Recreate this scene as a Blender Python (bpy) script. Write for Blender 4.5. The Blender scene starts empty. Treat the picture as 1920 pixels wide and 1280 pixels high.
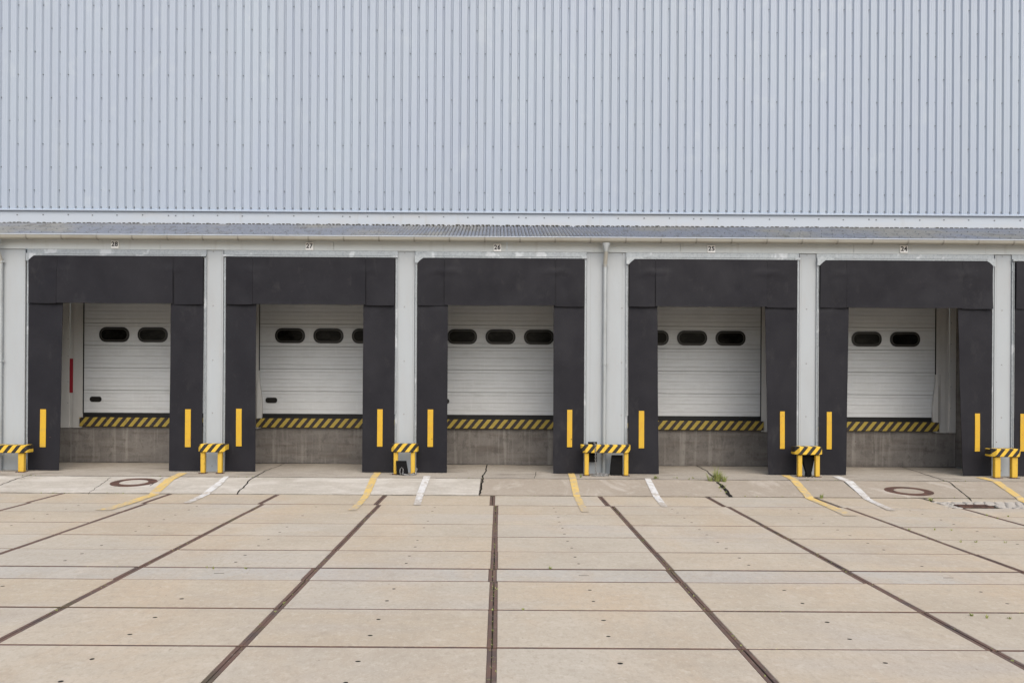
import bpy, math, random
from mathutils import Vector, Matrix, noise
random.seed(11)
R = random.random
S = bpy.context.scene
COL = S.collection
# ------------------------------------------------------------------ camera model
F, PX, PY, ROLL = 1600.0, 935.0, 716.0, 0.0060
CY, CZ = -16.84, 1.91
SA, CA = math.sin(ROLL), math.cos(ROLL)
def at(x, y, Y):
    """world point on the plane at depth Y seen at photo pixel (x, y)"""
    k = (Y - CY) / F
    dx, dy = x - PX, y - PY
    return Vector(((dx * CA + dy * SA) * k, Y, CZ + (dx * SA - dy * CA) * k))
def zat(y, Y):                       # height of a level line, read at the middle of the photo
    return CZ - (y - PY) * (Y - CY) / F
def xat(x, y, Y): return at(x, y, Y).x
FLOOR, CREST, KERB = 0.10, -0.93, -2.49
def gz(Y):
    if Y >= CREST: return FLOOR
    if Y >= KERB: return FLOOR * (Y - KERB) / (CREST - KERB)
    return 0.0
def ground(x, y):
    d = at(x, y, CY + 1.0) - Vector((0, CY, CZ))
    t = (FLOOR - CZ) / d.z
    if CY + t >= CREST: p = Vector((0, CY, CZ)) + d * t
    else:
        t = -CZ / d.z
        if CY + t <= KERB: p = Vector((0, CY, CZ)) + d * t
        else:
            s = FLOOR / (CREST - KERB)      # z = s*(Y-KERB)
            t = (s * (CY - KERB) - CZ) / (d.z - s)
            p = Vector((0, CY, CZ)) + d * t
    return p
# ------------------------------------------------------------------ mesh builder
class MB:
    def __init__(s): s.v, s.f, s.m, s.a = [], [], [], []
    def vert(s, p): s.v.append(Vector(p)); return len(s.v) - 1
    def face(s, idx, m=0, a=0.5): s.f.append(tuple(idx)); s.m.append(m); s.a.append(a)
    def quad(s, a, b, c, d, m=0, at_=0.5):
        i = len(s.v); s.v += [Vector(a), Vector(b), Vector(c), Vector(d)]; s.face((i, i+1, i+2, i+3), m, at_)
    def poly(s, pts, m=0, a=0.5):
        i = len(s.v); s.v += [Vector(p) for p in pts]; s.face(range(i, i + len(pts)), m, a)
    def box(s, x0, x1, y0, y1, z0, z1, m=0, b=0.0, a=0.5):
        """axis box; b bevels its long edges and corners"""
        if x0 > x1: x0, x1 = x1, x0
        if y0 > y1: y0, y1 = y1, y0
        if z0 > z1: z0, z1 = z1, z0
        if b <= 0:
            i = len(s.v)
            for z in (z0, z1):
                for (x, y) in ((x0, y0), (x1, y0), (x1, y1), (x0, y1)): s.v.append(Vector((x, y, z)))
            for q in ((3,2,1,0), (4,5,6,7), (0,1,5,4), (1,2,6,5), (2,3,7,6), (3,0,4,7)): s.face([i+k for k in q], m, a)
            return
        b = min(b, (x1-x0)*.45, (y1-y0)*.45, (z1-z0)*.45)
        rings = []
        for (z, ins) in ((z0, b), (z0+b, 0), (z1-b, 0), (z1, b)):
            X0, X1, Y0, Y1 = x0+ins, x1-ins, y0+ins, y1-ins
            c = b if ins == 0 else b*.5
            pts = [(X0+c,Y0),(X1-c,Y0),(X1,Y0+c),(X1,Y1-c),(X1-c,Y1),(X0+c,Y1),(X0,Y1-c),(X0,Y0+c)]
            i = len(s.v); s.v += [Vector((p[0], p[1], z)) for p in pts]; rings.append(i)
        for r0, r1 in zip(rings, rings[1:]):
            for k in range(8): s.face((r0+k, r0+(k+1)%8, r1+(k+1)%8, r1+k), m, a)
        s.face([rings[0]+k for k in range(7,-1,-1)], m, a); s.face([rings[-1]+k for k in range(8)], m, a)
    def prism(s, pts, axis, lo, hi, m=0, a=0.5):
        """closed outline pts (2D) extruded along axis 0/1/2"""
        n = len(pts); i = len(s.v)
        for t in (lo, hi):
            for (p, q) in pts:
                s.v.append(Vector(((t, p, q), (p, t, q), (p, q, t))[axis]))
        for k in range(n): s.face((i+k, i+(k+1)%n, i+n+(k+1)%n, i+n+k), m, a)
        s.face([i+k for k in range(n-1,-1,-1)], m, a); s.face([i+n+k for k in range(n)], m, a)
    def tube(s, pts, r, n=10, m=0, cap=True, a=0.5):
        pts = [Vector(p) for p in pts]; rr = r if isinstance(r, (list, tuple)) else [r]*len(pts)
        rings = []
        for k, p in enumerate(pts):
            d = (pts[min(k+1, len(pts)-1)] - pts[max(k-1, 0)]).normalized()
            u = d.cross(Vector((0,0,1)))
            if u.length < .05: u = d.cross(Vector((0,1,0)))
            u.normalize(); w = d.cross(u)
            i = len(s.v)
            for j in range(n):
                t = 2*math.pi*j/n; s.v.append(p + (u*math.cos(t) + w*math.sin(t))*rr[k])
            rings.append(i)
        for r0, r1 in zip(rings, rings[1:]):
            for j in range(n): s.face((r0+j, r0+(j+1)%n, r1+(j+1)%n, r1+j), m, a)
        if cap:
            s.face([rings[0]+j for j in range(n-1,-1,-1)], m, a); s.face([rings[-1]+j for j in range(n)], m, a)
    def disc(s, c, r, ax, n=12, m=0, h=.006):
        """low screw head / plug whose axis is ax"""
        ax = Vector(ax).normalized(); u = ax.orthogonal().normalized(); w = ax.cross(u); c = Vector(c)
        i = len(s.v)
        for (k, q) in ((0, 1.0), (h, .82)):
            for j in range(n):
                t = 2*math.pi*j/n; s.v.append(c + ax*k + (u*math.cos(t)+w*math.sin(t))*r*q)
        for j in range(n): s.face((i+j, i+(j+1)%n, i+n+(j+1)%n, i+n+j), m)
        s.face([i+n+j for j in range(n)], m)
    def link(s, c, d, up, L, W, r, n=10, k=5, m=0):
        """one oval chain link"""
        d = Vector(d).normalized(); up = Vector(up); up = (up - d*up.dot(d)).normalized(); c = Vector(c)
        ring = []
        for q in range(n):
            t = 2*math.pi*q/n
            cen = c + d*(math.cos(t)*L) + up*(math.sin(t)*W)
            out = (d*math.cos(t)/L + up*math.sin(t)/W).normalized(); nn = d.cross(up)
            i = len(s.v)
            for j in range(k):
                a = 2*math.pi*j/k; s.v.append(cen + (out*math.cos(a)+nn*math.sin(a))*r)
            ring.append(i)
        for q in range(n):
            r0, r1 = ring[q], ring[(q+1)%n]
            for j in range(k): s.face((r0+j, r0+(j+1)%k, r1+(j+1)%k, r1+j), m)
    def build(s, name, mats, parent=None, smooth=False):
        if not isinstance(mats, (list, tuple)): mats = [mats]
        me = bpy.data.meshes.new(name)
        off = Vector(parent.location) if parent is not None else Vector((0,0,0))
        if parent is not None and parent.parent is not None: off = off + Vector(parent.parent.location)
        me.from_pydata([tuple(v - off) for v in s.v], [], s.f); me.validate()
        for mm in mats: me.materials.append(mm)
        me.polygons.foreach_set('material_index', s.m[:len(me.polygons)])
        at_ = me.attributes.new('tint', 'FLOAT', 'FACE'); at_.data.foreach_set('value', s.a[:len(me.polygons)])
        if smooth:
            me.polygons.foreach_set('use_smooth', [True]*len(me.polygons))
        me.update()
        o = bpy.data.objects.new(name, me); COL.objects.link(o)
        if parent is not None: o.parent = parent
        if smooth:
            md = o.modifiers.new('n', 'EDGE_SPLIT'); md.split_angle = math.radians(38)
        return o
def tag(o, label=None, cat=None, group=None, kind=None):
    if label: o['label'] = label
    if cat: o['category'] = cat
    if group: o['group'] = group
    if kind: o['kind'] = kind
    return o
def thing(name, loc, label, cat, group=None):
    o = bpy.data.objects.new(name, None); COL.objects.link(o); o.location = loc
    o.empty_display_size = .2
    return tag(o, label, cat, group)
# ------------------------------------------------------------------ materials
def srgb(r, g, b):
    f = lambda c: (c/255/12.92) if c/255 <= .04045 else ((c/255+.055)/1.055)**2.4
    return (f(r), f(g), f(b), 1)
class Mat:
    def __init__(s, name, col, rough=.6, metal=0.0, spec=.5, rnd=True, coords='Object'):
        s.m = bpy.data.materials.new(name); s.m.use_nodes = True
        s.t = s.m.node_tree; s.n = s.t.nodes; s.l = s.t.links
        s.b = s.n['Principled BSDF']
        s.b.inputs['Roughness'].default_value = rough; s.b.inputs['Metallic'].default_value = metal
        s.b.inputs['Specular IOR Level'].default_value = spec
        tc = s.n.new('ShaderNodeTexCoord'); s.vec = tc.outputs[coords]
        if rnd:
            oi = s.n.new('ShaderNodeObjectInfo'); mu = s.n.new('ShaderNodeVectorMath'); mu.operation = 'SCALE'
            cb = s.n.new('ShaderNodeCombineXYZ')
            for k in range(3): s.l.new(oi.outputs['Random'], cb.inputs[k])
            s.l.new(cb.outputs[0], mu.inputs[0]); mu.inputs['Scale'].default_value = 57.0
            ad = s.n.new('ShaderNodeVectorMath'); s.l.new(s.vec, ad.inputs[0]); s.l.new(mu.outputs[0], ad.inputs[1])
            s.vec = ad.outputs[0]
        rgb = s.n.new('ShaderNodeRGB'); rgb.outputs[0].default_value = col if len(col) == 4 else (*col, 1)
        s.c = rgb.outputs[0]; s.h = None
        s.l.new(s.c, s.b.inputs['Base Color'])
    def scaled(s, sc, rot=(0,0,0)):
        mp = s.n.new('ShaderNodeMapping'); mp.inputs['Scale'].default_value = sc; mp.inputs['Rotation'].default_value = rot
        s.l.new(s.vec, mp.inputs[0]); return mp.outputs[0]
    def noise(s, sc, detail=4, rough=.55, lo=.4, hi=.6, dist=0.0, rot=(0,0,0)):
        if not isinstance(sc, tuple): sc = (sc, sc, sc)
        t = s.n.new('ShaderNodeTexNoise'); t.inputs['Scale'].default_value = 1; t.inputs['Detail'].default_value = detail
        t.inputs['Roughness'].default_value = rough; t.inputs['Distortion'].default_value = dist
        s.l.new(s.scaled(sc, rot), t.inputs['Vector'])
        r = s.n.new('ShaderNodeMapRange'); r.inputs['From Min'].default_value = lo; r.inputs['From Max'].default_value = hi
        r.clamp = True
        s.l.new(t.outputs['Fac'], r.inputs['Value']); return r.outputs[0]
    def voronoi(s, sc, lo, hi):
        if not isinstance(sc, tuple): sc = (sc, sc, sc)
        t = s.n.new('ShaderNodeTexVoronoi'); t.inputs['Scale'].default_value = 1
        s.l.new(s.scaled(sc), t.inputs['Vector'])
        r = s.n.new('ShaderNodeMapRange'); r.inputs['From Min'].default_value = lo; r.inputs['From Max'].default_value = hi; r.clamp = True
        s.l.new(t.outputs['Distance'], r.inputs['Value']); return r.outputs[0]
    def math(s, op, a, b=None):
        n = s.n.new('ShaderNodeMath'); n.operation = op
        for k, v in enumerate((a, b)):
            if v is None: continue
            if isinstance(v, (int, float)): n.inputs[k].default_value = v
            else: s.l.new(v, n.inputs[k])
        return n.outputs[0]
    def mix(s, fac, col, amt=1.0, blend='MIX'):
        x = s.n.new('ShaderNodeMix'); x.data_type = 'RGBA'; x.blend_type = blend
        if isinstance(fac, (int, float)): x.inputs[0].default_value = fac*amt
        else: s.l.new(s.math('MULTIPLY', fac, amt), x.inputs[0])
        s.l.new(s.c, x.inputs[6])
        if isinstance(col, tuple): x.inputs[7].default_value = col if len(col) == 4 else (*col, 1)
        else: s.l.new(col, x.inputs[7])
        s.c = x.outputs[2]; s.l.new(s.c, s.b.inputs['Base Color']); return s
    def attr(s, name='tint'):
        a = s.n.new('ShaderNodeAttribute'); a.attribute_name = name; return a.outputs['Fac']
    def bump(s, h, strength=.3, dist=.01):
        b = s.n.new('ShaderNodeBump'); b.inputs['Strength'].default_value = strength; b.inputs['Distance'].default_value = dist
        s.l.new(h, b.inputs['Height'])
        if s.h is not None: s.l.new(s.h, b.inputs['Normal'])
        s.h = b.outputs[0]; s.l.new(s.h, s.b.inputs['Normal']); return s
    def rough(s, fac, a, b):
        r = s.n.new('ShaderNodeMapRange'); r.inputs['To Min'].default_value = a; r.inputs['To Max'].default_value = b
        s.l.new(fac, r.inputs['Value']); s.l.new(r.outputs[0], s.b.inputs['Roughness']); return s

def concrete(name, col, dark, light, speck=.35, tint=False):
    m = Mat(name, col, .9, spec=.25, rnd=False)
    if tint:
        m.mix(m.attr(), (.395,.385,.365,1), .6)                      # each slab's own colour: greyer slabs
    if tint:
        m.mix(m.math('FRACT', m.math('MULTIPLY', m.attr(), 13.7)), (.455,.36,.245,1), .55)
        m.mix(m.noise((.8,.45,1), 5, .62, .47, .64, .6), (.46,.355,.245,1), .5)
        m.mix(m.noise((.3,.7,1), 4, .6, .52, .66, .3), (.40,.375,.35,1), .5)
    m.mix(m.noise(.55, 5, .6, .42, .66), dark, .42)
    m.mix(m.noise((1.6, 1.1, 1), 6, .65, .52, .72, .4), light, .38)
    m.mix(m.noise((1.3, 1.0, 1), 5, .65, .62, .72, .5), (.27,.225,.175,1), .38)
    m.mix(m.noise((.5, 7, 1), 5, .6, .5, .72), dark, .22)           # drag marks across
    m.mix(m.noise((24, 15, 24), 4, .7, .50, .66), dark, speck*1.3)
    m.mix(m.noise((9, 5, 9), 5, .7, .52, .68), dark, speck*.9)
    m.mix(m.noise((13, 9, 13), 4, .7, .54, .68), light, speck*1.1)
    m.mix(m.noise((60, 60, 60), 2, .5, .58, .68), light, speck)
    m.mix(m.voronoi((5.1, 4.3, 4), .055, .025), (.12,.10,.08,1), .45)   # small pits and blots
    m.bump(m.noise(70, 3, .6, .2, .8), .35, .004)
    return m
M = {}
c = concrete('slab_concrete', (.445,.40,.33,1), (.335,.29,.228,1), (.53,.48,.40,1), .40, True); M['slab'] = c.m
c = concrete('ramp_concrete_pale', (.45,.415,.36,1), (.33,.30,.255,1), (.59,.56,.505,1), .3)
c.mix(c.noise((1.2,2.2,1), 7, .7, .47, .6, .6), (.62,.59,.54,1), .45); M['apron_pale'] = c.m
c = concrete('ramp_concrete_beige', (.36,.312,.255,1), (.28,.24,.19,1), (.46,.41,.345,1), .34)
c.mix(c.noise((1.3,.5,1), 6, .7, .56, .72, .8), (.58,.53,.47,1), .6); M['apron_beige'] = c.m
c = concrete('dock_floor_concrete', (.37,.335,.285,1), (.25,.22,.18,1), (.46,.42,.37,1), .35)
c.mix(c.noise((1.0,2.5,1), 5, .6, .52, .68), (.14,.12,.10,1), .5); M['floor'] = c.m
M['base'] = concrete('yard_base', (.40,.34,.27,1), (.31,.26,.2,1), (.48,.41,.34,1)).m
c = Mat('rusty_steel_edge', (.132,.082,.064,1), .8, .0, spec=.3, rnd=False)
c.mix(c.noise((4,4,4), 5, .6, .45, .65), (.085,.066,.060,1), .8).mix(c.noise((14,14,14), 3, .6, .58, .7), (.23,.20,.16,1), .45)
c.mix(c.noise((1.3,1.3,1), 3, .5, .6, .7), (.075,.08,.035,1), .5); M['rust_edge'] = c.m
c = Mat('joint_dirt', (.030,.027,.022,1), .95, spec=.1, rnd=False)
c.mix(c.noise((5,5,5), 4, .6, .5, .62), (.085,.095,.035,1), .7).mix(c.noise((11,11,11), 4, .6, .55, .65), (.20,.18,.14,1), .5); M['dirt'] = c.m
c = Mat('crack_black', (.020,.018,.016,1), .95, spec=.1, rnd=False); M['crack'] = c.m
c = Mat('rusty_iron', (.115,.060,.045,1), .85, spec=.3)
c.mix(c.noise(9, 5, .6, .45, .62), (.055,.035,.030,1), .8).bump(c.noise(40, 4, .6, .2, .8), .5, .006); M['rust'] = c.m
def paint_line(name, col):
    c = Mat(name, col, .75, spec=.3, rnd=False)
    f = c.math('ADD', c.noise((11,5,9), 6, .75, .3, .7), c.math('SUBTRACT', c.attr(), .62))
    n_ = c.n.new('ShaderNodeMapRange'); n_.inputs['From Min'].default_value = .22; n_.inputs['From Max'].default_value = .62; n_.clamp = True
    c.l.new(f, n_.inputs['Value'])
    c.mix(c.noise((2.5,2.5,2), 4, .6, .4, .7), tuple(k*.8 for k in col[:3]), .5).mix(n_.outputs[0], (.395,.345,.285,1), .88)
    return c
M['yellow_line'] = paint_line('worn_yellow_paint', (.66,.47,.16,1)).m
M['white_line'] = paint_line('worn_white_paint', (.66,.66,.65,1)).m
# cladding
c = Mat('pale_blue_grey_cladding', (.375,.430,.500,1), .45, spec=.4, rnd=False)
c.mix(c.noise((.45,.45,.3), 4, .6, .38, .66), (.365,.415,.50,1), .8).mix(c.noise((4,4,.10), 5, .6, .50, .72), (.36,.40,.44,1), .35).mix(c.noise((1.5,1,1.2), 5, .65, .58, .72), (.48,.53,.56,1), .4)
c.mix(c.attr(), (.335,.382,.455,1), .35)
M['clad'] = c.m
M['screw'] = Mat('dark_screw', (.17,.185,.20,1), .5, .3).m
c = Mat('pale_flashing', (.43,.475,.53,1), .42, spec=.4, rnd=False)
c.mix(c.noise((.7,.7,3), 5, .6, .5, .72), (.46,.46,.46,1), .5).mix(c.noise((5,5,.7), 4, .6, .6, .75), (.36,.35,.33,1), .35); M['flash'] = c.m
c = Mat('weathered_corrugated_sheet', (.185,.205,.245,1), .75, spec=.3, rnd=False)
c.mix(c.noise((.55,.4,.4), 4, .6, .46, .6), (.225,.225,.205,1), .8).mix(c.noise((7,2,2), 5, .65, .52, .68), (.08,.08,.078,1), .6)
c.mix(c.noise((22,22,22), 3, .6, .6, .7), (.32,.31,.295,1), .5); M['roof'] = c.m
c = Mat('shaded_grimy_valley', (.13,.135,.145,1), .85, spec=.2, rnd=False)  # corrugation shade painted into the valley strips, patchy with grime
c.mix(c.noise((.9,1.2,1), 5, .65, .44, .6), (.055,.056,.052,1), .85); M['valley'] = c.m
c = Mat('moss_and_dirt', (.07,.066,.055,1), .95, spec=.1, rnd=False); M['moss'] = c.m
c = Mat('cream_sheet', (.56,.59,.59,1), .5, spec=.35, rnd=False)
c.mix(c.noise((1.1,1,1.5), 4, .6, .45, .7), (.51,.535,.53,1), .6).mix(c.noise((9,9,.8), 4, .6, .58, .75), (.37,.365,.34,1), .35); M['fascia'] = c.m
c = Mat('gutter_sheet', (.36,.35,.305,1), .5, spec=.35, rnd=False)
c.mix(c.noise((2.5,2,5), 5, .6, .5, .7), (.27,.245,.20,1), .6); M['gutter'] = c.m
c = Mat('gutter_bracket_steel', (.24,.23,.20,1), .6, .2); M['bracket'] = c.m
c = Mat('light_grey_panel', (.375,.405,.425,1), .45, spec=.35, rnd=False)
c.mix(c.noise((2.2,2,.6), 4, .6, .4, .7), (.345,.362,.372,1), .6).mix(c.noise((10,10,1.2), 5, .65, .58, .76), (.36,.35,.34,1), .3)
c.mix(c.noise((30,30,30), 2, .5, .68, .76), (.30,.28,.26,1), .35); M['panel'] = c.m
# shelters
c = Mat('charcoal_rubber_curtain', (.0122,.0120,.0160,1), .55, spec=.2)
c.mix(c.noise((1.1,1,.9), 4, .55, .42, .68, .5), (.0175,.0172,.0215,1), .9).mix(c.noise((3,3,1.6), 6, .7, .58, .78, .3), (.046,.045,.046,1), .5)
c.mix(c.noise((40,40,40), 2, .5, .66, .75), (.06,.059,.058,1), .3)
c.rough(c.noise((3,3,3), 4, .6, .3, .7), .50, .75); c.bump(c.noise((160,160,160), 2, .5, .2, .8), .12, .002); M['curtain'] = c.m
c = Mat('galvanised_steel', (.29,.315,.33,1), .45, .55, spec=.5)
c.mix(c.noise((4.5,4.5,3), 3, .5, .60, .66), (.62,.64,.66,1), .65).mix(c.noise((7,7,7), 4, .6, .55, .7), (.24,.265,.28,1), .6)
c.mix(c.voronoi((26,26,26), .2, .6), (.46,.49,.51,1), .35); c.rough(c.noise(8, 4, .6, .3, .7), .35, .6); M['galv'] = c.m
c = Mat('yellow_marker', (.56,.345,.026,1), .55, spec=.35)
c.mix(c.noise((14,14,5), 5, .65, .52, .70), (.52,.26,.03,1), .6).mix(c.noise((3,3,9), 4, .6, .5, .7), (.45,.29,.06,1), .45).mix(c.noise((30,30,30), 3, .6, .66, .74), (.12,.06,.03,1), .6); M['marker'] = c.m
# doors
c = Mat('grey_door_sheet', (.585,.605,.615,1), .55, spec=.35, rnd=True)
c.mix(c.noise((3,1,60), 3, .6, .48, .62), (.50,.51,.515,1), .5).mix(c.noise((1.2,1,1.2), 4, .6, .42, .7), (.52,.535,.54,1), .6).mix(c.noise((2,2,9), 5, .65, .54, .72), (.42,.43,.43,1), .4)
c.mix(c.noise((22,22,2.5), 4, .6, .55, .72), (.66,.67,.675,1), .3); M['door'] = c.m
c = Mat('door_joint_shadow_gap', (.26,.26,.255,1), .7); M['joint'] = c.m
M['groove'] = Mat('door_groove', (.46,.46,.455,1), .7).m
M['gasket'] = Mat('grey_window_gasket', (.05,.048,.038,1), .6).m
M['rubber'] = Mat('black_rubber', (.012,.012,.012,1), .6, spec=.3).m
c = Mat('black_plastic_frame', (.013,.012,.011,1), .4, spec=.4); M['winframe'] = c.m
c = Mat('dark_window_pane', (.0035,.0033,.0028,1), .2, spec=.08); c.mix(c.noise((3,3,5), 4, .6, .46, .66), (.020,.019,.016,1), .9); M['pane'] = c.m  # paler blotches put faint reflections into the pane colour
c = Mat('old_dock_concrete', (.188,.174,.160,1), .9, spec=.2, rnd=True)
c.mix(c.noise((.9,.9,2.6), 5, .65, .42, .62, .4), (.112,.103,.095,1), .6).mix(c.noise((5,5,.9), 6, .7, .52, .68), (.27,.25,.225,1), .5)
c.mix(c.noise((1.1,1,11), 4, .6, .52, .66), (.12,.10,.085,1), .5).mix(c.noise((30,30,30), 3, .6, .58, .7), (.09,.08,.07,1), .45)
c.mix(c.noise((12,12,.5), 3, .5, .56, .70), (.30,.285,.26,1), .5).mix(c.noise((7,7,5), 6, .75, .52, .64), (.085,.078,.07,1), .5)
c.bump(c.noise(26, 5, .65, .2, .8), .5, .01); M['dockwall'] = c.m
c = Mat('jamb_panel', (.50,.495,.475,1), .55, spec=.3); c.mix(c.noise((3,3,1), 5, .6, .48, .7), (.38,.375,.355,1), .6); M['jamb'] = c.m
c = Mat('red_reflector', (.30,.018,.03,1), .4); M['red'] = c.m
c = Mat('sign_white', (.86,.86,.85,1), .5, rnd=True); c.mix(c.noise((20,20,20), 4, .6, .55, .7), (.58,.58,.57,1), .5); M['sign'] = c.m
M['digits'] = Mat('sign_black', (.012,.012,.016,1), .5).m
def hazard(name, yel, blk, period, slope, phase, wear):
    c = Mat(name, yel, .6, spec=.35, rnd=False)
    sx = c.n.new('ShaderNodeSeparateXYZ'); c.l.new(c.vec, sx.inputs[0])
    t = c.math('ADD', c.math('DIVIDE', c.math('SUBTRACT', sx.outputs[0], c.math('MULTIPLY', sx.outputs[2], slope)), period), 100.0 + phase)
    s_ = c.math('GREATER_THAN', c.math('FRACT', t), .5)
    c.mix(c.noise((9,9,9), 5, .65, .5, .7), tuple(k*.72 for k in yel[:3]), .5)
    c.mix(s_, blk, 1.0)
    c.mix(c.noise((16,16,10), 6, .7, .60 - wear*.06, .70), (.10,.075,.05,1), wear)
    c.mix(c.noise((40,40,40), 4, .6, .64, .70), (.35,.33,.30,1), wear*.6)
    return c.m
M['haz_beam'] = hazard('yellow_black_beam_paint', (.68,.44,.045,1), (.022,.020,.019,1), .160, .80, .1, .55)
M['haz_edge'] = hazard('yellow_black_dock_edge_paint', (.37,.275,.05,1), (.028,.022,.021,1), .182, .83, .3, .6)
c = Mat('yellow_post_paint', (.60,.385,.045,1), .5, spec=.4); c.mix(c.noise((12,12,5), 5, .65, .55, .7), (.50,.26,.03,1), .6).mix(c.noise((26,26,14), 4, .6, .64, .72), (.10,.05,.03,1), .8); M['post'] = c.m
c = Mat('zinc_pipe', (.37,.395,.40,1), .5, .35); c.mix(c.noise((8,8,1.5), 4, .6, .5, .7), (.27,.28,.275,1), .7); M['pipe'] = c.m
c = Mat('chain_steel', (.26,.26,.255,1), .5, .5); c.mix(c.noise(30, 3, .6, .5, .65), (.14,.12,.10,1), .7); M['chain'] = c.m
c = Mat('chock_rubber', (.0055,.0055,.006,1), .7, spec=.15); c.mix(c.noise((14,14,14), 4, .6, .56, .7), (.015,.015,.014,1), .5); M['chock'] = c.m
c = Mat('grass_blade', (.21,.265,.075,1), .7, spec=.2, rnd=False); c.mix(c.attr(), (.34,.33,.13,1), .8); M['grass'] = c.m
c = Mat('cobble_stone', (.40,.37,.33,1), .85, spec=.25, rnd=False); c.mix(c.attr(), (.30,.28,.255,1), .8).mix(c.noise(30, 4, .6, .5, .7), (.42,.40,.36,1), .5); M['cobble'] = c.m

# ------------------------------------------------------------------ the setting: ground
XL, XR = -16.0, 17.0
b = MB()
b.quad((-220,-240,-.03), (220,-240,-.03), (220,140,-.03), (-220,140,-.03))
tag(b.build('ground', M['base']), kind='structure')
# steel-edged slabs; depths of the joints read from the photo
ZJ = [14.345, 13.23, 12.37, 11.45, 10.54, 9.64, 8.73, 8.19, 7.17, 6.15, 5.13, 4.11, 3.10, 2.08, 1.06, .05, -.97, -2.0, -3.0]
GAP = [.020, .036, .020, .030, .022, .034, .058, .022, .036, .038, .036, .034, .036, .03, .03, .03, .03, .03, .03]
slab, edge = MB(), MB()
rs = random.Random(5)
W, X0 = 1.805, -.035
COB = (7.06, 10.6)
for r in range(len(ZJ) - 1):
    y1, y0 = CY + ZJ[r] - GAP[r]*.5, CY + ZJ[r+1] + GAP[r+1]*.5
    sh = -.055 if r == 0 else (-.014 if r == 6 else 0)
    for k in range(-9, 10):
        xa, xb = X0 + k*W + sh, X0 + (k+1)*W + sh
        jit = lambda: rs.uniform(-.004, .004)
        g = .036 if r else .040
        if r == 6: g = .042
        a = rs.random()*.55
        if r == 6: a = .95
        if r == 0: a = rs.random()*.15
        x0, x1, ya, yb = xa + g + jit(), xb - g + jit(), y0 + jit()*.6, y1 + jit()*.6
        zt = rs.uniform(-.0025, .0015)
        if r == 0 and x1 > COB[0] and x0 < COB[1]:
            # this slab is cut away for the setts
            if x0 < COB[0]: slab.box(x0, COB[0], ya, yb, -.025, zt, 0, .004, a)
            slab.box(max(x0, COB[0]+.004), min(x1, COB[1]), KERB-.36, yb, -.025, zt, 0, .004, a)
            continue
        slab.box(x0, x1, ya, yb, -.025, zt, 0, .004, a)
        # steel angles either side of each long joint
        edge.box(x0 - g + .0032 + jit()*.5, x0 - .0015, ya, yb, -.028, zt - .001, 0, .003)
        edge.box(x1 + .0015, x1 + g - .0032 + jit()*.5, ya, yb, -.028, zt - .001, 0, .003)
        edge.box(x0, x1, yb + .0008, yb + .0008 + GAP[r]*.40, -.028, zt - .0015, 0)
        edge.box(x0, x1, ya - .0008 - GAP[r+1]*.40, ya - .0008, -.028, zt - .0015, 0)
        # two lifting holes on the middle line of each slab
        if 0 < r < 15 and r != 6:
            xm = (x0 + x1)/2 - .02
            for q in (.30, .74):
                c_ = Vector((xm + rs.uniform(-.012,.012), yb - (yb-ya)*q + rs.uniform(-.02,.02), zt + .0006))
                ra, rb = rs.uniform(.016,.021), rs.uniform(.014,.020)
                if rs.random() < .08: continue
                slab.poly([(c_.x + math.cos(t*math.pi/5)*ra, c_.y + math.sin(t*math.pi/5)*rb, c_.z) for t in range(10)], 1)
        elif r == 6 and k % 2 == 0:
            xm = (x0+x1)/2; ym = (ya+yb)/2
            slab.box(xm-.05, xm+.05, ym-.006, ym+.006, zt+.0004, zt+.0012, 1)
dirt = MB()
dirt.quad((X0-9*W, CY+ZJ[-1], -.016), (X0+10*W, CY+ZJ[-1], -.016), (X0+10*W, KERB+.01, -.016), (X0-9*W, KERB+.01, -.016))
tag(slab.build('concrete_slabs', [M['slab'], M['crack']]), kind='structure')
tag(edge.build('steel_slab_edging', M['rust_edge']), kind='structure')
tag(dirt.build('joint_soil', M['dirt']), kind='structure')
# sloping kerb strip (apron) and the level dock floor
XS = xat(901, 912, -1.7)
def strip_surface(x0, x1, m, name, ys, amp):
    b = MB(); n = max(2, int((x1-x0)/.12)); idx = []
    for Y in ys:
        row = []
        for i in range(n+1):
            x = x0 + (x1-x0)*i/n
            w = amp*noise.noise(Vector((x*1.1, Y*1.7, 3)))
            if abs(Y-ys[0]) < 1e-6: wy = .012*noise.noise(Vector((x*3, 1, 8)))
            else: wy = 0
            row.append(b.vert((x, Y + wy, gz(Y) + w)))
        idx.append(row)
    for r0, r1 in zip(idx, idx[1:]):
        for i in range(n): b.face((r0[i], r0[i+1], r1[i+1], r1[i]))
    # riser of the front edge
    row = [b.vert((b.v[i].x, b.v[i].y, -.03)) for i in idx[0]]
    for i in range(n): b.face((row[i], row[i+1], idx[0][i+1], idx[0][i]))
    return tag(b.build(name, m, smooth=True), kind='structure')
ysA = [KERB + .012, KERB + .04] + [KERB + (CREST-.012-KERB)*k/8 for k in range(1, 9)]
# lip of 12 mm at the lower edge
_gz = gz
def gz(Y): return _gz(Y) + (.012 if KERB < Y < CREST else .012 if Y >= CREST else 0)
XC = xat(1358, 915, -1.9)
strip_surface(XL, XS - .012, M['apron_pale'], 'kerb_ramp', ysA, .006)
strip_surface(XS + .012, XR, M['apron_beige'], 'kerb_ramp', ysA, .004)
ysF = [CREST + .006, CREST + .05, -.6, -.3, 0, .4, .8, 1.2, 1.9]
strip_surface(XL, XR, M['floor'], 'dock_floor', ysF, .003)
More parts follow.
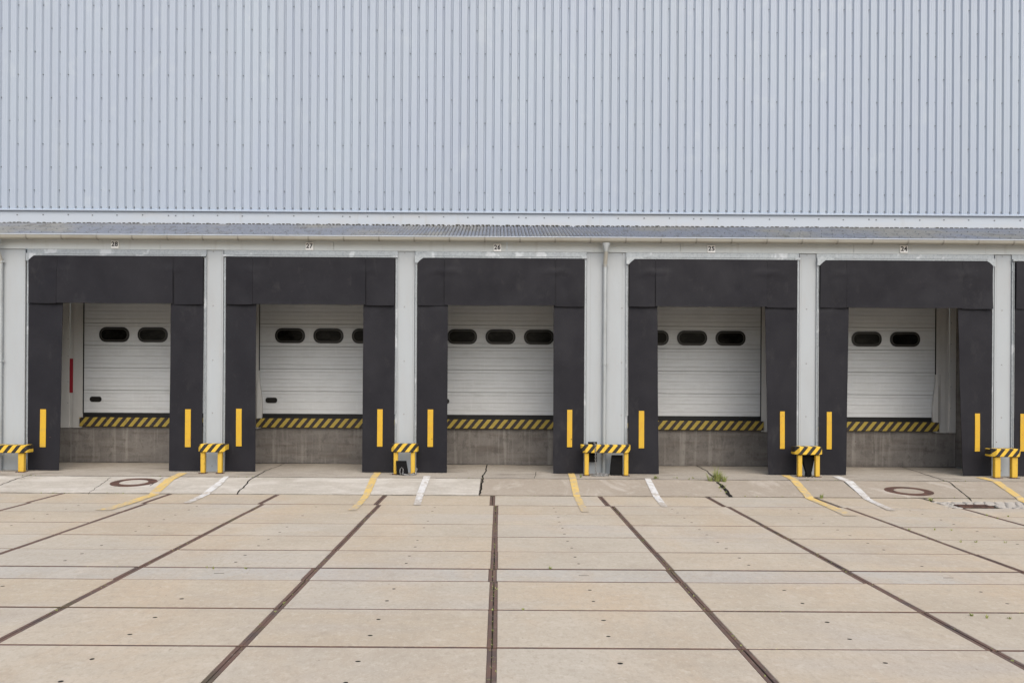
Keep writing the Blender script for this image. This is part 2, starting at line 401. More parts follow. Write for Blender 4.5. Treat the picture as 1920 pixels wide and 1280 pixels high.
# cracks and joints in ramp and floor, painted shadow line under the kerb lip
def ribbon(b, pts, m=0, lift=.004, wob=0.0, sub=8, wear=False):
    """pts: (x, y, width in photo pixels); strip laid on the ground along them"""
    seq = []
    for (p, q) in zip(pts, pts[1:]):
        for k in range(sub):
            t = k/sub; seq.append(tuple(p[i] + (q[i]-p[i])*t for i in range(3)))
    seq.append(pts[-1])
    prev = None
    for j, (x, y, w) in enumerate(seq):
        c_ = ground(x, y); wob_ = wob*noise.noise(Vector((x*.09, y*.21, 1.7)))
        hw = w*.5*(c_.y - CY)/F*(1 + (.35*noise.noise(Vector((x*.3, y*.5, 9))) if wob else 0))
        l, r = Vector((c_.x - hw + wob_, c_.y, gz(c_.y) + lift)), Vector((c_.x + hw + wob_, c_.y, gz(c_.y) + lift))
        tt = j/(len(seq)-1); a_ = (.40 + .40*max(0, (tt-.55)/.45)**1.5 + (.2 if abs(c_.y-KERB) < .06 or abs(c_.y-CREST) < .05 else 0)) if wear else .5
        if prev: b.quad(prev[0], prev[1], r, l, m, a_)
        prev = (l, r)
b = MB()
for pl in ([(0,911,2),(30,899,2),(66,889,1)], [(166,926,1),(185,912,1.3),(208,896,1)], [(281,912,1.6),(305,896,1)],
           [(445,927,2.5),(469,900,2.5),(497,884,2),(536,869,1.5)], [(899,928,3.4),(905,907,3),(906,893,2.6),(915,871,2)],
           [(1303,872,2),(1325,884,2.2),(1343,898,3)], [(1583,904,2),(1620,935,2)], [(1690,876,1.5),(1745,893,2),(1780,905,2),(1823,939,2.5)],
           [(60,895,1),(40,899,1)], [(1006,885,1),(1003,898,.8)]):
    ribbon(b, pl, 0, .004, .035, 14)
# tar-filled joint
b2 = []
ribbon(b, [(1347,905,5),(1356,915,8),(1370,932,7)], 0, .006, .03, 10)
n = 300
for (Y, w, lift) in ((CREST-.002, .016, .005), (KERB+.002, .016, -.006), (1.735, .05, .005)):  # the kerb strip paints in the raised lip's thin shadow
    prev = None
    for i in range(n+1):
        x = XL + (XR-XL)*i/n
        hw = w*(.55 + .55*noise.noise(Vector((x*2.3, Y, 4))))
        if hw < .002: hw = .002
        l, r = (x, Y-hw, gz(Y-hw)+lift if Y != KERB+.002 else .004), (x, Y+hw, gz(Y+hw)+lift if Y != KERB+.002 else .004)
        if prev: b.quad(prev[0], l, r, prev[1])
        prev = (l, r)
tag(b.build('ramp_joints_lip_shadow', M['crack']), kind='structure')
# painted lines
lines = [
 ('yellow', [(343,888,16),(318,900,17),(288,927,19),(244,942,22),(192,957,30)], 'worn yellow line curving left from the shelter numbered 28 onto the slabs'),
 ('white', [(425,894,9),(408,910,14),(385,927,14),(351,943,14)], 'white line running left below the guard between bays 28 and 27'),
 ('yellow', [(708,887,13),(701,897,13),(688,927,13),(676,942,12),(660,957,17)], 'yellow line running down from the right curtain of the shelter numbered 27'),
 ('white', [(801,894,13),(788,927,13),(782,947,13)], 'white line below the left curtain of the shelter numbered 26'),
 ('yellow', [(1071,889,12),(1074,897,13),(1081,929,13),(1097,960,14)], 'yellow line running down from the right curtain of the shelter numbered 26'),
 ('white', [(1214,898,11),(1230,930,13),(1246,950,12)], 'white line below the left curtain of the shelter numbered 25'),
 ('yellow', [(1472,892,14),(1488,900,15),(1518,934,16),(1561,952,19),(1594,967,24)], 'yellow line slanting right from the right curtain of the shelter numbered 25'),
 ('white', [(1567,894,14),(1592,904,16),(1625,935,13),(1672,957,15)], 'white line slanting right towards the rusty manhole with a plain beige ramp around it'),
 ('yellow', [(1838,896,18),(1868,904,15),(1918,939,15),(1962,957,18),(2000,970,24)], 'yellow line at the right edge of the photo running past the cobbles'),
]
for colr, pts, lab in lines:
    b = MB(); ribbon(b, pts, 0, .0075, 0, 16, True)
    tag(b.build('painted_line', M[colr+'_line']), lab, 'road marking', 'painted lines in front of the loading bays')
# setts and drain
b = MB(); rc = random.Random(3)
yy = KERB - .375
for row in range(6):
    d = .112; x = COB[0] + .02 + rc.random()*.05
    while x < COB[1]:
        w = rc.uniform(.12, .19)
        if not (7.12 < x < 7.80 and 3 <= row):
            b.box(x, x+w-.022, yy-d+.020, yy, -.03, rc.uniform(-.004,.006), 0, .012, rc.random())
        x += w
    yy -= d + .012
tag(b.build('cobblestones', M['cobble']), kind='structure')
t = thing('drain_grate', (7.53, KERB-.86, 0), 'small flat rusty drain grate set among the cobbles at the right edge', 'drain grate')
b = MB(); b.box(7.28, 7.78, KERB-.98, KERB-.945, -.03, .004, 0, .003); b.box(7.28, 7.78, KERB-.765, KERB-.73, -.03, .004, 0, .003)
b.box(7.28, 7.315, KERB-.944, KERB-.766, -.03, .004, 0, .003); b.box(7.745, 7.78, KERB-.944, KERB-.766, -.03, .004, 0, .003)
b.build('frame', M['rust'], t)
b = MB()
for k in range(9): b.box(7.325+k*.047, 7.350+k*.047, KERB-.943, KERB-.767, -.03, .001)
b.build('grate', M['rust'], t)
# manholes
def manhole(px, py, lab, inner):
    c_ = ground(px, py); c_.z = gz(c_.y)
    t = thing('manhole', c_, lab, 'manhole', 'round manholes in the kerb ramp')
    s_ = FLOOR/(CREST-KERB) if c_.y < CREST else 0
    ro, ri = .395, .245
    def ring(r0, r1, lift, nm, m, fill=False):
        b = MB(); n = 48; rows = []
        for (r, dz) in ((r0, -.012), (r0, lift), (r1, lift), (r1, lift-.012)):
            if fill and r == r1: continue
            rows.append([b.vert((c_.x+math.cos(2*math.pi*j/n)*r, c_.y+math.sin(2*math.pi*j/n)*r, c_.z + s_*math.sin(2*math.pi*j/n)*r + dz)) for j in range(n)])
        for a, d in zip(rows, rows[1:]):
            for j in range(n): b.face((a[j], a[(j+1)%n], d[(j+1)%n], d[j]))
        if fill: b.face(rows[-1])
        return b.build(nm, m, t)
    ring(ro, ri, .009, 'frame', M['rust']); ring(ri-.004, 0, .006, 'cover', inner, True)
manhole(251, 905.5, 'rusty manhole ring in the pale ramp below the shelter numbered 28', M['apron_pale'])
manhole(1704, 922, 'rusty manhole ring in the beige ramp below the shelter numbered 24', M['apron_beige'])

# ------------------------------------------------------------------ warehouse
WH = thing('warehouse', (0, 0, 0), 'long pale corrugated metal warehouse with five numbered loading bays under a low canopy roof', 'warehouse')
WY = 2.05                                   # main cladding
# cladding: narrow valleys between broad flat ribs
p = .1848
xv = xat(736.2, 395, WY)
zb, zt = zat(396, WY), 12.6
b = MB(); prof = []
k0, k1 = int((-17 - xv)/p), int((17.5 - xv)/p)
dep = .046
for k in range(k0, k1+1):
    x = xv + k*p + .0016*noise.noise(Vector((k*.7, 2, 2)))
    prof += [(x-.036, 0, 0), (x-.010, dep, 0), (x+.006, dep, 0), (x+.030, 0, 0)]
    xm = x + p*.5
    prof += [(xm-.030, 0, 0), (xm-.026, .0035, 0), (xm-.020, .0035, 0), (xm-.016, 0, 0), (xm+.008, 0, 0), (xm+.012, .0035, 0), (xm+.018, .0035, 0), (xm+.022, 0, 0)]
rows = []
for z in (zb, zt): rows.append([b.vert((q[0], WY + q[1], z)) for q in prof])
rp = random.Random(77); shade = [rp.random() for _ in range(80)]
for i in range(len(prof)-1): b.face((rows[0][i], rows[0][i+1], rows[1][i+1], rows[1][i]), 0, shade[i//60])
zs0 = zat(14, WY)
for k in range(k0, k1+1):
    x = xv + k*p - .002
    for r in range(-6, 12):
        z = zs0 - r*.512
        if z > zt - .1 or z < zb + .1: continue
        if (k - r) % 3 == 0: b.disc((x, WY+dep-.016, z), .0118, (0,-1,0), 8, 1, .012)
        elif k % 5 == 0: b.disc((x, WY+dep-.008, z+.012), .007, (0,-1,0), 6, 1, .006)
    b.disc((x, WY+dep-.012, zb + .045), .0145, (0,-1,0), 8, 1, .012)
b.build('wall_cladding', [M['clad'], M['screw']], WH)
# drip trim and flashing below
b = MB()
pts = [(WY-.030, zb-.048), (WY-.030, zb-.020), (WY+.004, zb-.004), (WY+.06, zb-.004), (WY+.06, zb-.048)]
b.prism(pts, 0, -17, 17.5)
b.build('drip_trim', M['clad'], WH)
b = MB(); z1, z0 = zb-.049, 5.2
x = -17.0
while x < 17.4:
    b.box(x, x+4.0-.003, WY+.018, WY+.06, z0, z1 - .0005); x += 4.0
    if x < 17: b.box(x-.03, x+.03, WY+.0155, WY+.019, z0+.02, z1-.004)
x = -17 + .2; k = 0
while x < 17.3:
    b.disc((x, WY+.018, z1-.085 + .006*math.sin(k*2.1)), .017, (0,-1,0), 8, 1, .01)
    if k % 7 == 3: b.disc((x+.16, WY+.0155, z1-.09), .017, (0,-1,0), 8, 1, .01)
    x += .555 + .02*math.sin(k*1.3); k += 1
b.build('flashing', [M['flash'], M['screw']], WH)
# corrugated canopy roof
EY, EZ, RY = -.17, zat(443.5, -.17), WY + .01
RZ = zat(424, RY)
sl = (RZ-EZ)/(RY-EY)
b = MB(); cp = .0735; amp = .0175; n8 = 8
nx = int(34/cp)*n8; rows = []
for (t, dz) in ((0, 0), (.30, .0), (.302, .007), (.66, .007), (.662, .014), (1, .014)):
    rows.append([b.vert((-17 + i*cp/n8, EY + (RY-EY)*t, EZ + (RZ-EZ)*t + amp*math.cos(2*math.pi*i/n8) + dz - .012 +
                 .006*noise.noise(Vector((i*.013, t*3, 5))))) for i in range(nx+1)])
for r0, r1 in zip(rows, rows[1:]):
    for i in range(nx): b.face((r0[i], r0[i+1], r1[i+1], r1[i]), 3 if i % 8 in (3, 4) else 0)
und = [b.vert((v.x, v.y+.002, v.z-.009)) for v in [b.v[i] for i in rows[0]]]
for i in range(nx): b.face((und[i], und[i+1], rows[0][i+1], rows[0][i]), 1)
nrm = Vector((0, -sl, 1)).normalized(); rr = random.Random(8)
for k in range(int(34/cp)):
    for (t, q) in ((.10, 3), (.36, 3), (.62, 3), (.90, 3)):
        if k % q: continue
        b.disc((-17 + k*cp, EY + (RY-EY)*t, EZ + (RZ-EZ)*t + amp - .006), .013, nrm, 7, 2, .016)
    # moss plugs against the flashing and at the eave
    if rr.random() < .93:
        s_ = rr.uniform(-.004, .010)
        xm_ = -17+(k+.25*(k%3))*cp
        b.box(xm_-.034, xm_+.034, RY-.05, RY-.002, RZ-.03, RZ+.016+s_, 1, .010)
    if rr.random() < .45:
        b.box(-17+(k+.5)*cp-.015, -17+(k+.5)*cp+.015, EY+.005, EY+.05, EZ-.03, EZ-.012+rr.uniform(.0,.02), 1, .008)
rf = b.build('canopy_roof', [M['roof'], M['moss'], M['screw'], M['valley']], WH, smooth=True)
# gutter
GZ1, GZ0 = zat(445.5, -.13), zat(454, -.13)
b = MB(); h = GZ1-GZ0
pts = [(-0.215, GZ1+.002), (-0.210, GZ0+h*.45), (-0.185, GZ0+h*.12), (-0.145, GZ0), (-0.100, GZ0+h*.10), (-0.080, GZ0+h*.5), (-0.080, GZ1),
       (-0.086, GZ1), (-0.087, GZ0+h*.5), (-0.105, GZ0+h*.18), (-0.145, GZ0+.007), (-0.180, GZ0+h*.18), (-0.203, GZ0+h*.48), (-0.208, GZ1)]
b.prism(pts, 0, -17, 17.5)
b.tube([(-17, -.216, GZ1), (17.5, -.216, GZ1)], .010, 8, 1)
g_ = b.build('gutter', [M['gutter'], M['flash']], WH, smooth=True)
bx = -16.8
while bx < 17.2:
    b = MB()
    pts = [(-0.221, GZ1+.013), (-0.216, GZ0+h*.45), (-0.190, GZ0+h*.10), (-0.145, GZ0-.005), (-0.070, GZ0+h*.3), (.035, GZ0+h*.3), (.035, GZ0+h*.3+.006), (-0.070, GZ0+h*.3+.02),
           (-0.145, GZ0+.001), (-0.187, GZ0+h*.14), (-0.211, GZ0+h*.47), (-0.216, GZ1+.013)]
    b.prism(pts, 0, bx-.016, bx+.016)
    if -10.9 < bx < 11.2: b.build('gutter_bracket', M['bracket'], g_)
    bx += .688
# fascia and soffit
FB = zat(471.3, .04)
b = MB(); x = -17.0
while x < 17.3:
    b.box(x, x+3.43-.004, .04, .10, FB, EZ+.0, 0, .003); x += 3.43
b.box(-17, 17.4, .032, .04, FB-.004, FB+.012, 0)
b.build('fascia', M['fascia'], WH)
b = MB(); b.box(-17, 17.4, .101, WY-.02, 4.36, 4.40)
b.box(-17, 17.4, -.075, .038, EZ-.035, EZ-.028)
b.build('soffit', M['fascia'], WH)

# ------------------------------------------------------------------ bays
# outer edges of the shelter (photo px), label number, chamfered top corners
bays = [(28, 53, 381, True, False), (27, 423, 740, False, False), (26, 782, 1095, True, False), (25, 1178, 1494, True, False), (24, 1536, 1860, True, True), (23, 1903, 2228, False, True)]
ST = zat(484.5, 0)                 # shelter top
HB = zat(572.5, 0)                 # head curtain bottom
PFY = .06                          # pillar face
TOPZ = FB - .002
def bayx(bay):
    return xat(bay[1], 680, 0), xat(bay[2], 680, 0)
# pillars
edges = [(-17.0, xat(46.5, 680, PFY))]
for a, c in zip(bays, bays[1:]):
    edges.append((xat(a[2]+4, 680, PFY), xat(c[1]-5, 680, PFY)))
edges.append((xat(2228+4, 680, PFY), 17.4))
pl_lab = {0: 'grey metal panel wall left of the first bay', 3: 'widest grey pillar with the downpipe in front'}
def core(i):
    xa, xb = edges[i]
    if i == 0: return xa, xb-.20
    if i == len(edges)-1: return xa+.20, xb
    m_ = (xa+xb)/2; h_ = max(.02, (xb-xa)/2-.17); return m_-h_, m_+h_
for i, (xa, xb) in enumerate(edges):
    b = MB()
    # folded sheet over the column, returning deep into the bay
    b.box(xa, xb, PFY, PFY+.13, FLOOR-.02, TOPZ, 0, .006)
    ca, cb = core(i); b.box(ca, cb, PFY+.131, WY-.02, FLOOR-.02, TOPZ)
    if i in (0, 6):
        k = xb-.9 if i == 0 else xa+.9
        while -16.5 < k < 17:
            b.box(k-.002, k+.002, PFY-.001, PFY+.002, FLOOR, TOPZ-.001, 1); k += -1.1 if i == 0 else 1.1
    else:
        w = xb-xa
        for q in (.10, .90):
            b.box(xa+w*q-.0015, xa+w*q+.0015, PFY-.001, PFY+.002, FLOOR, TOPZ-.001, 1)
        xs = xa + w*(.42 if i != 3 else .9)
        for yy in (475, 576, 678, 777, 876): b.disc((xs, PFY, zat(yy, PFY)), .013, (0,-1,0), 8, 1, .006)
    o = b.build('pillar', [M['panel'], M['joint']], WH)
    if i in pl_lab: o['label'] = pl_lab[i]

DY = 1.80                          # door plane
def rrect(cx, cz, w, h, r, n=6):
    out = []
    for (sx, sz, a0) in ((1,-1,-90), (1,1,0), (-1,1,90), (-1,-1,180)):
        for k in range(n+1):
            a = math.radians(a0 + 90*k/n)
            out.append((cx + sx*(w/2-r) + math.cos(a)*r, cz + sz*(h/2-r) + math.sin(a)*r))
    return out
DHW = 1.515
DZ0 = zat(777.5, DY)
def zpan(y): return zat(y, DY)
def build_door(bay, X):
    b = MB()
    xa, xb = X-DHW, X+DHW
    pr = [(DZ0, 0.0, 0)]
    j = 42.0*(DY-CY)/F                     # panel height
    z = DZ0
    for n_ in range(7):
        for (q, d, w) in ((.14, .007, .009), (.30, .003, .007), (.47, .007, .009), (.64, .003, .007), (.81, .007, .009)):
            if n_ == 3 and .2 < q < .7: continue
            zc = z + j*(1-q)
            pr.append((zc, d, w))
        pr.append((z + j, .012, .012))
        z += j
    pr = pr[:1] + sorted(pr[1:])
    verts = []
    for (zc, d, w) in pr:
        if w == 0: verts.append((zc, 0, 0)); continue
        verts += [(zc - w, 0, 0), (zc - w*.5, d, 1 if d > .01 else 2 if d > .005 else 0), (zc + w*.3, d, 0), (zc + w*.7, -.002, 0), (zc + w*1.3, 0, 0)]
    rows = []
    for (zc, d, mk) in verts: rows.append((b.vert((xa, DY+d, zc)), b.vert((xb, DY+d, zc)), mk))
    for r0, r1 in zip(rows, rows[1:]):
        b.face((r0[0], r0[1], r1[1], r1[0]), r0[2])
    ztop = b.v[-1].z
    b.box(xa, xb, DY+.02, DY+.05, DZ0, ztop)
    d = b.build('loading_door', [M['door'], M['joint'], M['groove']], WH)
    d['label'] = 'grey ribbed loading door behind the shelter numbered %d' % bay[0] if bay[0] != 23 else 'grey ribbed loading door at the right edge'
    # windows: middle panel row
    wz = zat(630.5 + {28:4.2,27:0,26:0,25:1,24:1,23:0}[bay[0]]*0 + 1.0, DY)
    for s_ in (-1, 0, 1):
        cx = X + s_*.838
        b = MB(); o_ = rrect(cx, wz, .655, .326, .15); i_ = rrect(cx, wz, .575, .246, .112)
        n = len(o_); ia = len(b.v)
        for (pts, y_) in ((o_, DY+.004), (o_, DY-.018), (i_, DY-.022), (i_, DY-.002)):
            for (x, z_) in pts: b.v.append(Vector((x, y_, z_)))
        for r in range(3):
            for k in range(n): b.face((ia+r*n+k, ia+r*n+(k+1)%n, ia+(r+1)*n+(k+1)%n, ia+(r+1)*n+k))
        w = b.build('window', M['winframe'], d)
        b = MB(); gk, gi = rrect(cx, wz, .580, .250, .114), rrect(cx, wz, .556, .228, .103); n = len(gk)
        for (pts, y_) in ((gk, DY-.0235), (gi, DY-.0215)):
            for (x, z_) in pts: b.v.append(Vector((x, y_, z_)))
        for k in range(n): b.face((k, (k+1)%n, n+(k+1)%n, n+k))
        b.build('window_gasket', M['gasket'], d)
        # glass pane closing the ring (part of the window mesh keeps one look)
        b = MB(); b.poly([(x, DY-.006, z_) for (x, z_) in rrect(cx, wz, .578, .249, .113)])
        q = b.build('window_pane', M['pane'], d)
    # recessed grip at the lower left
    gx = X - 1.515 + .277; gzc = zat(752.5, DY)
    b = MB(); o_ = rrect(gx, gzc, .255, .118, .055); i_ = rrect(gx, gzc, .20, .066, .03); n = len(o_)
    for (pts, y_) in ((o_, DY+.004), (o_, DY-.014), (i_, DY-.012), (i_, DY-.003)):
        for (x, z_) in pts: b.v.append(Vector((x, y_, z_)))
    for r in range(3):
        for k in range(n): b.face((r*n+k, r*n+(k+1)%n, (r+1)*n+(k+1)%n, (r+1)*n+k))
    b.face([3*n+k for k in range(n)])
    b.build('handle', M['winframe'], d)
    b = MB(); b.box(xa, xb, DY-.015, DY+.03, zat(786, DY), DZ0-.001, 0, .004)
    b.build('bottom_seal', M['rubber'], d)
    return d
for bay in bays:
    xo0, xo1 = bayx(bay)
    X = (xo0+xo1)/2
    build_door(bay, X)
    # pillar sides next to this bay
    i = bays.index(bay)
    xl, xr = core(i)[1], core(i+1)[0]
    zs1, zs0_ = zat(786.5, 1.71), zat(803.5, 1.71)
    # raw concrete dock face
    b = MB(); nseg = 24; rows = []
    for z in (FLOOR-.02, FLOOR+.25, .55, zs0_-.002):
        rows.append([b.vert((xl+(xr-xl)*k/nseg, 1.772 + .006*noise.noise(Vector((k*.6+i*9, z*4, 1))), z)) for k in range(nseg+1)])
    for r0, r1 in zip(rows, rows[1:]):
        for k in range(nseg): b.face((r0[k], r0[k+1], r1[k+1], r1[k]))
    b.box(xl, xr, 1.785, 1.99, zs0_-.25, zs0_-.0025)
    b.build('dock_wall', M['dockwall'], WH, smooth=True)
    # painted steel edge of the leveller
    b = MB(); b.box(X-1.545, X+1.545, 1.695, 1.795, zs0_, zs1, 0, .006)
    b.box(X-1.49, X+1.49, 1.74, 1.79, zs1+.0005, zs1+.012, 1)
    o = b.build('dock_edge', [M['haz_edge'], M['rubber']], WH)
    # jamb panels and tracks each side of the door
    JY = 1.742
    zj = zat(806.5, JY)
    for s_ in (-1, 1):
        xe = X + s_*(DHW-.008); xw = xl if s_ < 0 else xr
        b = MB(); lo, hi = (min(xe, xw), max(xe, xw))
        ga = xe + s_*.205; gb = xe + s_*.285
        b.box(xe, ga, JY, 1.768, zj, 4.35, 0, .004)
        b.box(ga+s_*.001, gb-s_*.001, JY+.022, 1.768, zj+.004, 4.35, 0, .003)
        b.box(gb, xw-s_*.002, JY+.004, 1.768, zj, 4.35, 0, .004)
        for yy in (600, 640, 672, 720, 760): b.disc((gb+s_*.03, JY+.004, zat(yy, JY)), .010, (0,-1,0), 7, 1, .005)
        jb = b.build('door_jamb', [M['jamb'], M['screw']], WH)
        b = MB(); b.box(xe+s_*.03, xe-s_*.012, 1.7685, DY-.004, DZ0-.03, 4.35)
        b.build('track_seal', M['rubber'], jb)
        if bay[0] == 28 and s_ < 0:
            b = MB(); b.box(xat(130,700,JY), xat(136.5,700,JY), JY+.006, JY+.0215, zat(736+4.8,JY), zat(672+4.8,JY), 0, .004)
            b.build('reflector_strip', M['red'], jb)
        if (bay[0] == 27 and s_ < 0) or (bay[0] == 24 and s_ > 0) :
            # loose weather strip bulging at the foot
            b = MB(); rows = []
            for k in range(15):
                t = k/14; z = zj + .02 + t*1.25
                bul = (math.sin(min(1, t*1.25)*math.pi)*.045 + (1-t)*.035)
                x_in = xe - s_*(.02 + bul); x_out = xe + s_*.09
                rows.append([b.vert((x_out, JY-.003, z)), b.vert((xe + s_*.01, JY-.03 - bul*.3, z)), b.vert((x_in, JY-.02, z)), b.vert((x_in - s_*.004, JY+.03, z))])
            for r0, r1 in zip(rows, rows[1:]):
                for k in range(3): b.face((r0[k], r0[k+1], r1[k+1], r1[k]))
            b.build('weather_strip', M['jamb'], jb, smooth=True)
    # lintel panel above the door, out of sight behind the head curtain
    b = MB(); b.box(X-DHW-.03, X+DHW+.03, 1.70, 1.78, 4.0, 4.35); b.build('door_lintel', M['jamb'], WH)

# ------------------------------------------------------------------ dock shelters
# inner edges of side curtains at top/bottom, slit positions, marker strips (photo px)
spec = {28: ((117,111),(320,317),(107,325),(73.5,84.5,767,838),(346,356.5,767,838), (48,377.5)),
        27: ((480,479),(681,679),(474,686),(442,452.5,766,836.5),(707,717,767,837), (421.5,738)),
        26: ((840,838),(1038,1037),(833,1041),(801.5,811.8,767.5,837.5),(1063.5,1073,768,838), (780.5,1094)),
        25: ((1233,1235),(1435,1440),(1229,1438),(1198,1208,770,840),(1463,1472,771,841), (1178,1494)),
        24: ((1592,1585),(1797,1805),(1587,1804),(1551,1560,772,842),(1828.8,1838.3,775,846), (1534.5,1860)),
        23: ((1958,1952),(2165,2172),(1953,2171),(1915,1925,775.5,846),(2195,2205,777,848), (1902,2229))}
labels = {28: 'charcoal dock shelter under the sign 28, red strip showing on the jamb inside it',
          27: 'charcoal dock shelter under the sign 27, grey weather strip sagging inside it',
          26: 'charcoal dock shelter under the sign 26, three whole door windows showing inside it',
          25: 'creased charcoal dock shelter under the sign 25, just right of the central downpipe',
          24: 'charcoal dock shelter under the sign 24 with both top corners cut off',
          23: 'charcoal dock shelter cut off by the right edge of the photo'}
def sheet(b, fn, nx, nz, th=.010):
    """double-sided fabric sheet: fn(u, v) -> point; thickness towards +Y"""
    fr = [[b.vert(fn(i/nx, j/nz)) for i in range(nx+1)] for j in range(nz+1)]
    bk = [[b.vert(b.v[fr[j][i]] + Vector((0, th, 0))) for i in range(nx+1)] for j in range(nz+1)]
    for j in range(nz):
        for i in range(nx):
            b.face((fr[j][i], fr[j][i+1], fr[j+1][i+1], fr[j+1][i]))
            b.face((bk[j][i+1], bk[j][i], bk[j+1][i], bk[j+1][i+1]))
    for j in range(nz):
        b.face((bk[j][0], fr[j][0], fr[j+1][0], bk[j+1][0])); b.face((fr[j][nx], bk[j][nx], bk[j+1][nx], fr[j+1][nx]))
    for i in range(nx):
        b.face((bk[0][i], bk[0][i+1], fr[0][i+1], fr[0][i])); b.face((fr[nz][i], fr[nz][i+1], bk[nz][i+1], bk[nz][i]))
for bay in bays:
    num = bay[0]; (il, ir, sl_, mk1, mk2, bo) = spec[num]
    x0, x1 = bayx(bay); X = (x0+x1)/2
    T = thing('dock_shelter', (X, 0, FLOOR+.012), labels[num], 'dock shelter', 'dock shelters around the loading doors')
    seed = num*7.3
    for side in (0, 1):
        top_in, bot_in = (il, ir)[side]
        xo_t = (x0, x1)[side]; xo_b = xat(bo[side], 882, 0)
        xi_t, xi_b = xat(top_in, 575, 0), xat(bot_in, 882, 0)
        z1, z0 = ST-.02, FLOOR + .012 + .010
        b = MB()
        def fn(u, v, xo_t=xo_t, xo_b=xo_b, xi_t=xi_t, xi_b=xi_b, side=side):
            z = z0 + (z1-z0)*v
            tz = min(1, max(0, (z - z0)/(HB - z0)))
            e = tz**.75
            xo = xo_b + (xo_t-xo_b)*e; xi = xi_b + (xi_t-xi_b)*e
            x = xo + (xi-xo)*u
            w = noise.noise(Vector((x*1.3, z*.5, seed)))*.036*(.3+.7*u) + noise.noise(Vector((x*3.5, z*1.3, seed+4)))*.013*(.3+.7*u)
            y = .0 - .035*u*(1-tz) + w*(1-.3*tz)
            if z > HB - .05: y += .012
            # dent where the lower end is pushed in
            y += .02*max(0, 1-abs(z-z0-.25)/.3)*(u if side else 1-u)*.6
            return (x, y + .012, z)
        sheet(b, fn, 14, 48)
        sc = b.build('side_curtain', M['curtain'], T, smooth=True)
        mk = (mk1, mk2)[side]
        mx0, mx1 = xat(mk[0], 800, -.03), xat(mk[1], 800, -.03)
        mz1, mz0 = at((mk[0]+mk[1])/2, mk[2], -.03).z, at((mk[0]+mk[1])/2, mk[3], -.03).z
        b = MB(); ln = (mk[0]-53)*0
        nseg = 8
        def msurf(u, v):
            x = mx0 + (mx1-mx0)*u; z = mz0 + (mz1-mz0)*v
            # follow the curtain face
            tz = (z-z0)/(HB-z0); e = tz**.75
            xo = xo_b + (xo_t-xo_b)*e; xi = xi_b + (xi_t-xi_b)*e
            uu = (x-xo)/(xi-xo); vv = (z-z0)/(z1-z0)
            q = fn(uu, vv); return (x, q[1]-.011, z)
        sheet(b, msurf, 2, nseg, .007)
        mo = b.build('marker_strip', M['marker'], sc)
        b = MB()
        for (u, v) in ((.5, .03),):
            q = msurf(u, v + .03); b.disc((q[0], q[1]-.0005, q[2]), .011, (0,-1,0), 8, 0, .004)
        b.build('bolt', M['rust'], mo)
    # inner fabric walls of the shelter
    i_ = bays.index(bay)
    for q, xq in ((1, core(i_)[1]), (-1, core(i_+1)[0])):
        b = MB(); b.box(xq + q*.002, xq + q*.012, PFY+.135, 1.768, FLOOR+.03, 4.355); b.build('inner_wall', M['dockwall'], T)
    # head curtain with two slits
    xs = [x0 + .006, xat(sl_[0], 525, -.02), xat(sl_[1], 525, -.02), x1 - .006]
    b = MB(); ch = .10
    for seg in range(3):
        a, c_ = xs[seg] + (.004 if seg == 1 else 0), xs[seg+1] - (.004 if seg == 1 else 0)
        def fh(u, v, a=a, c_=c_, seg=seg):
            x = a + (c_-a)*u
            zt_ = ST
            if bay[3]: zt_ -= max(0, ch - (x - x0))*.95
            if bay[4]: zt_ -= max(0, ch - (x1 - x))*.95
            zb_ = HB - .006*math.sin(u*math.pi) + .008*noise.noise(Vector((x*1.5, 3, seed)))
            if seg == 0: zb_ -= .006
            if seg == 2: zb_ -= .014
            z = zb_ + (zt_-zb_)*v
            y = -.026 + .016*noise.noise(Vector((x*1.1, z*1.3, seed+2)))*(1-v)*1.8 + .012*noise.noise(Vector((x*3.6, z*2.6, seed+6)))*(1-v*.6)
            d0 = min(abs(x-xs[1]), abs(x-xs[2]))
            f_ = max(0, 1-d0/.25)*max(0, min(1, (.86-v)*3))     # flaps bulge where they are slit
            y -= .020*f_*(1 if seg == 1 else .35)
            cr = math.exp(-((z-(ST-.23) + abs(d0-.12)*.45)/.035)**2)*max(0, 1-d0/.42)
            y -= .020*cr*(1.5 if num in (25, 26) else .8)
            if seg == 2: y += .016*f_
            if seg == 0: y += .012*f_*(1 if num in (25, 26) else -1.2)
            if num in (28, 24) and seg == 0: y -= .012*math.exp(-(((x-x0) - .12 - (ST-z)*.28)/.03)**2)
            return (x, y, z)
        sheet(b, fh, 22 if seg == 1 else 10, 18)
    b.build('head_curtain', M['curtain'], T, smooth=True)
    # galvanised frame: two angles across the top, one down each side, corner plates
    fy = .020
    L, Rr = x0 - .052, x1 + .046
    b = MB()
    b.box(L, Rr, fy+.014, .058, ST+.047, TOPZ-.004, 0, .003)
    b.box(L+.005, Rr-.005, fy-.022, .057, ST+.004, ST+.042, 0, .004)
    b.box(L+.01, Rr-.01, fy-.030, fy-.0225, ST+.036, ST+.041)
    b.build('top_rail', M['galv'], T)
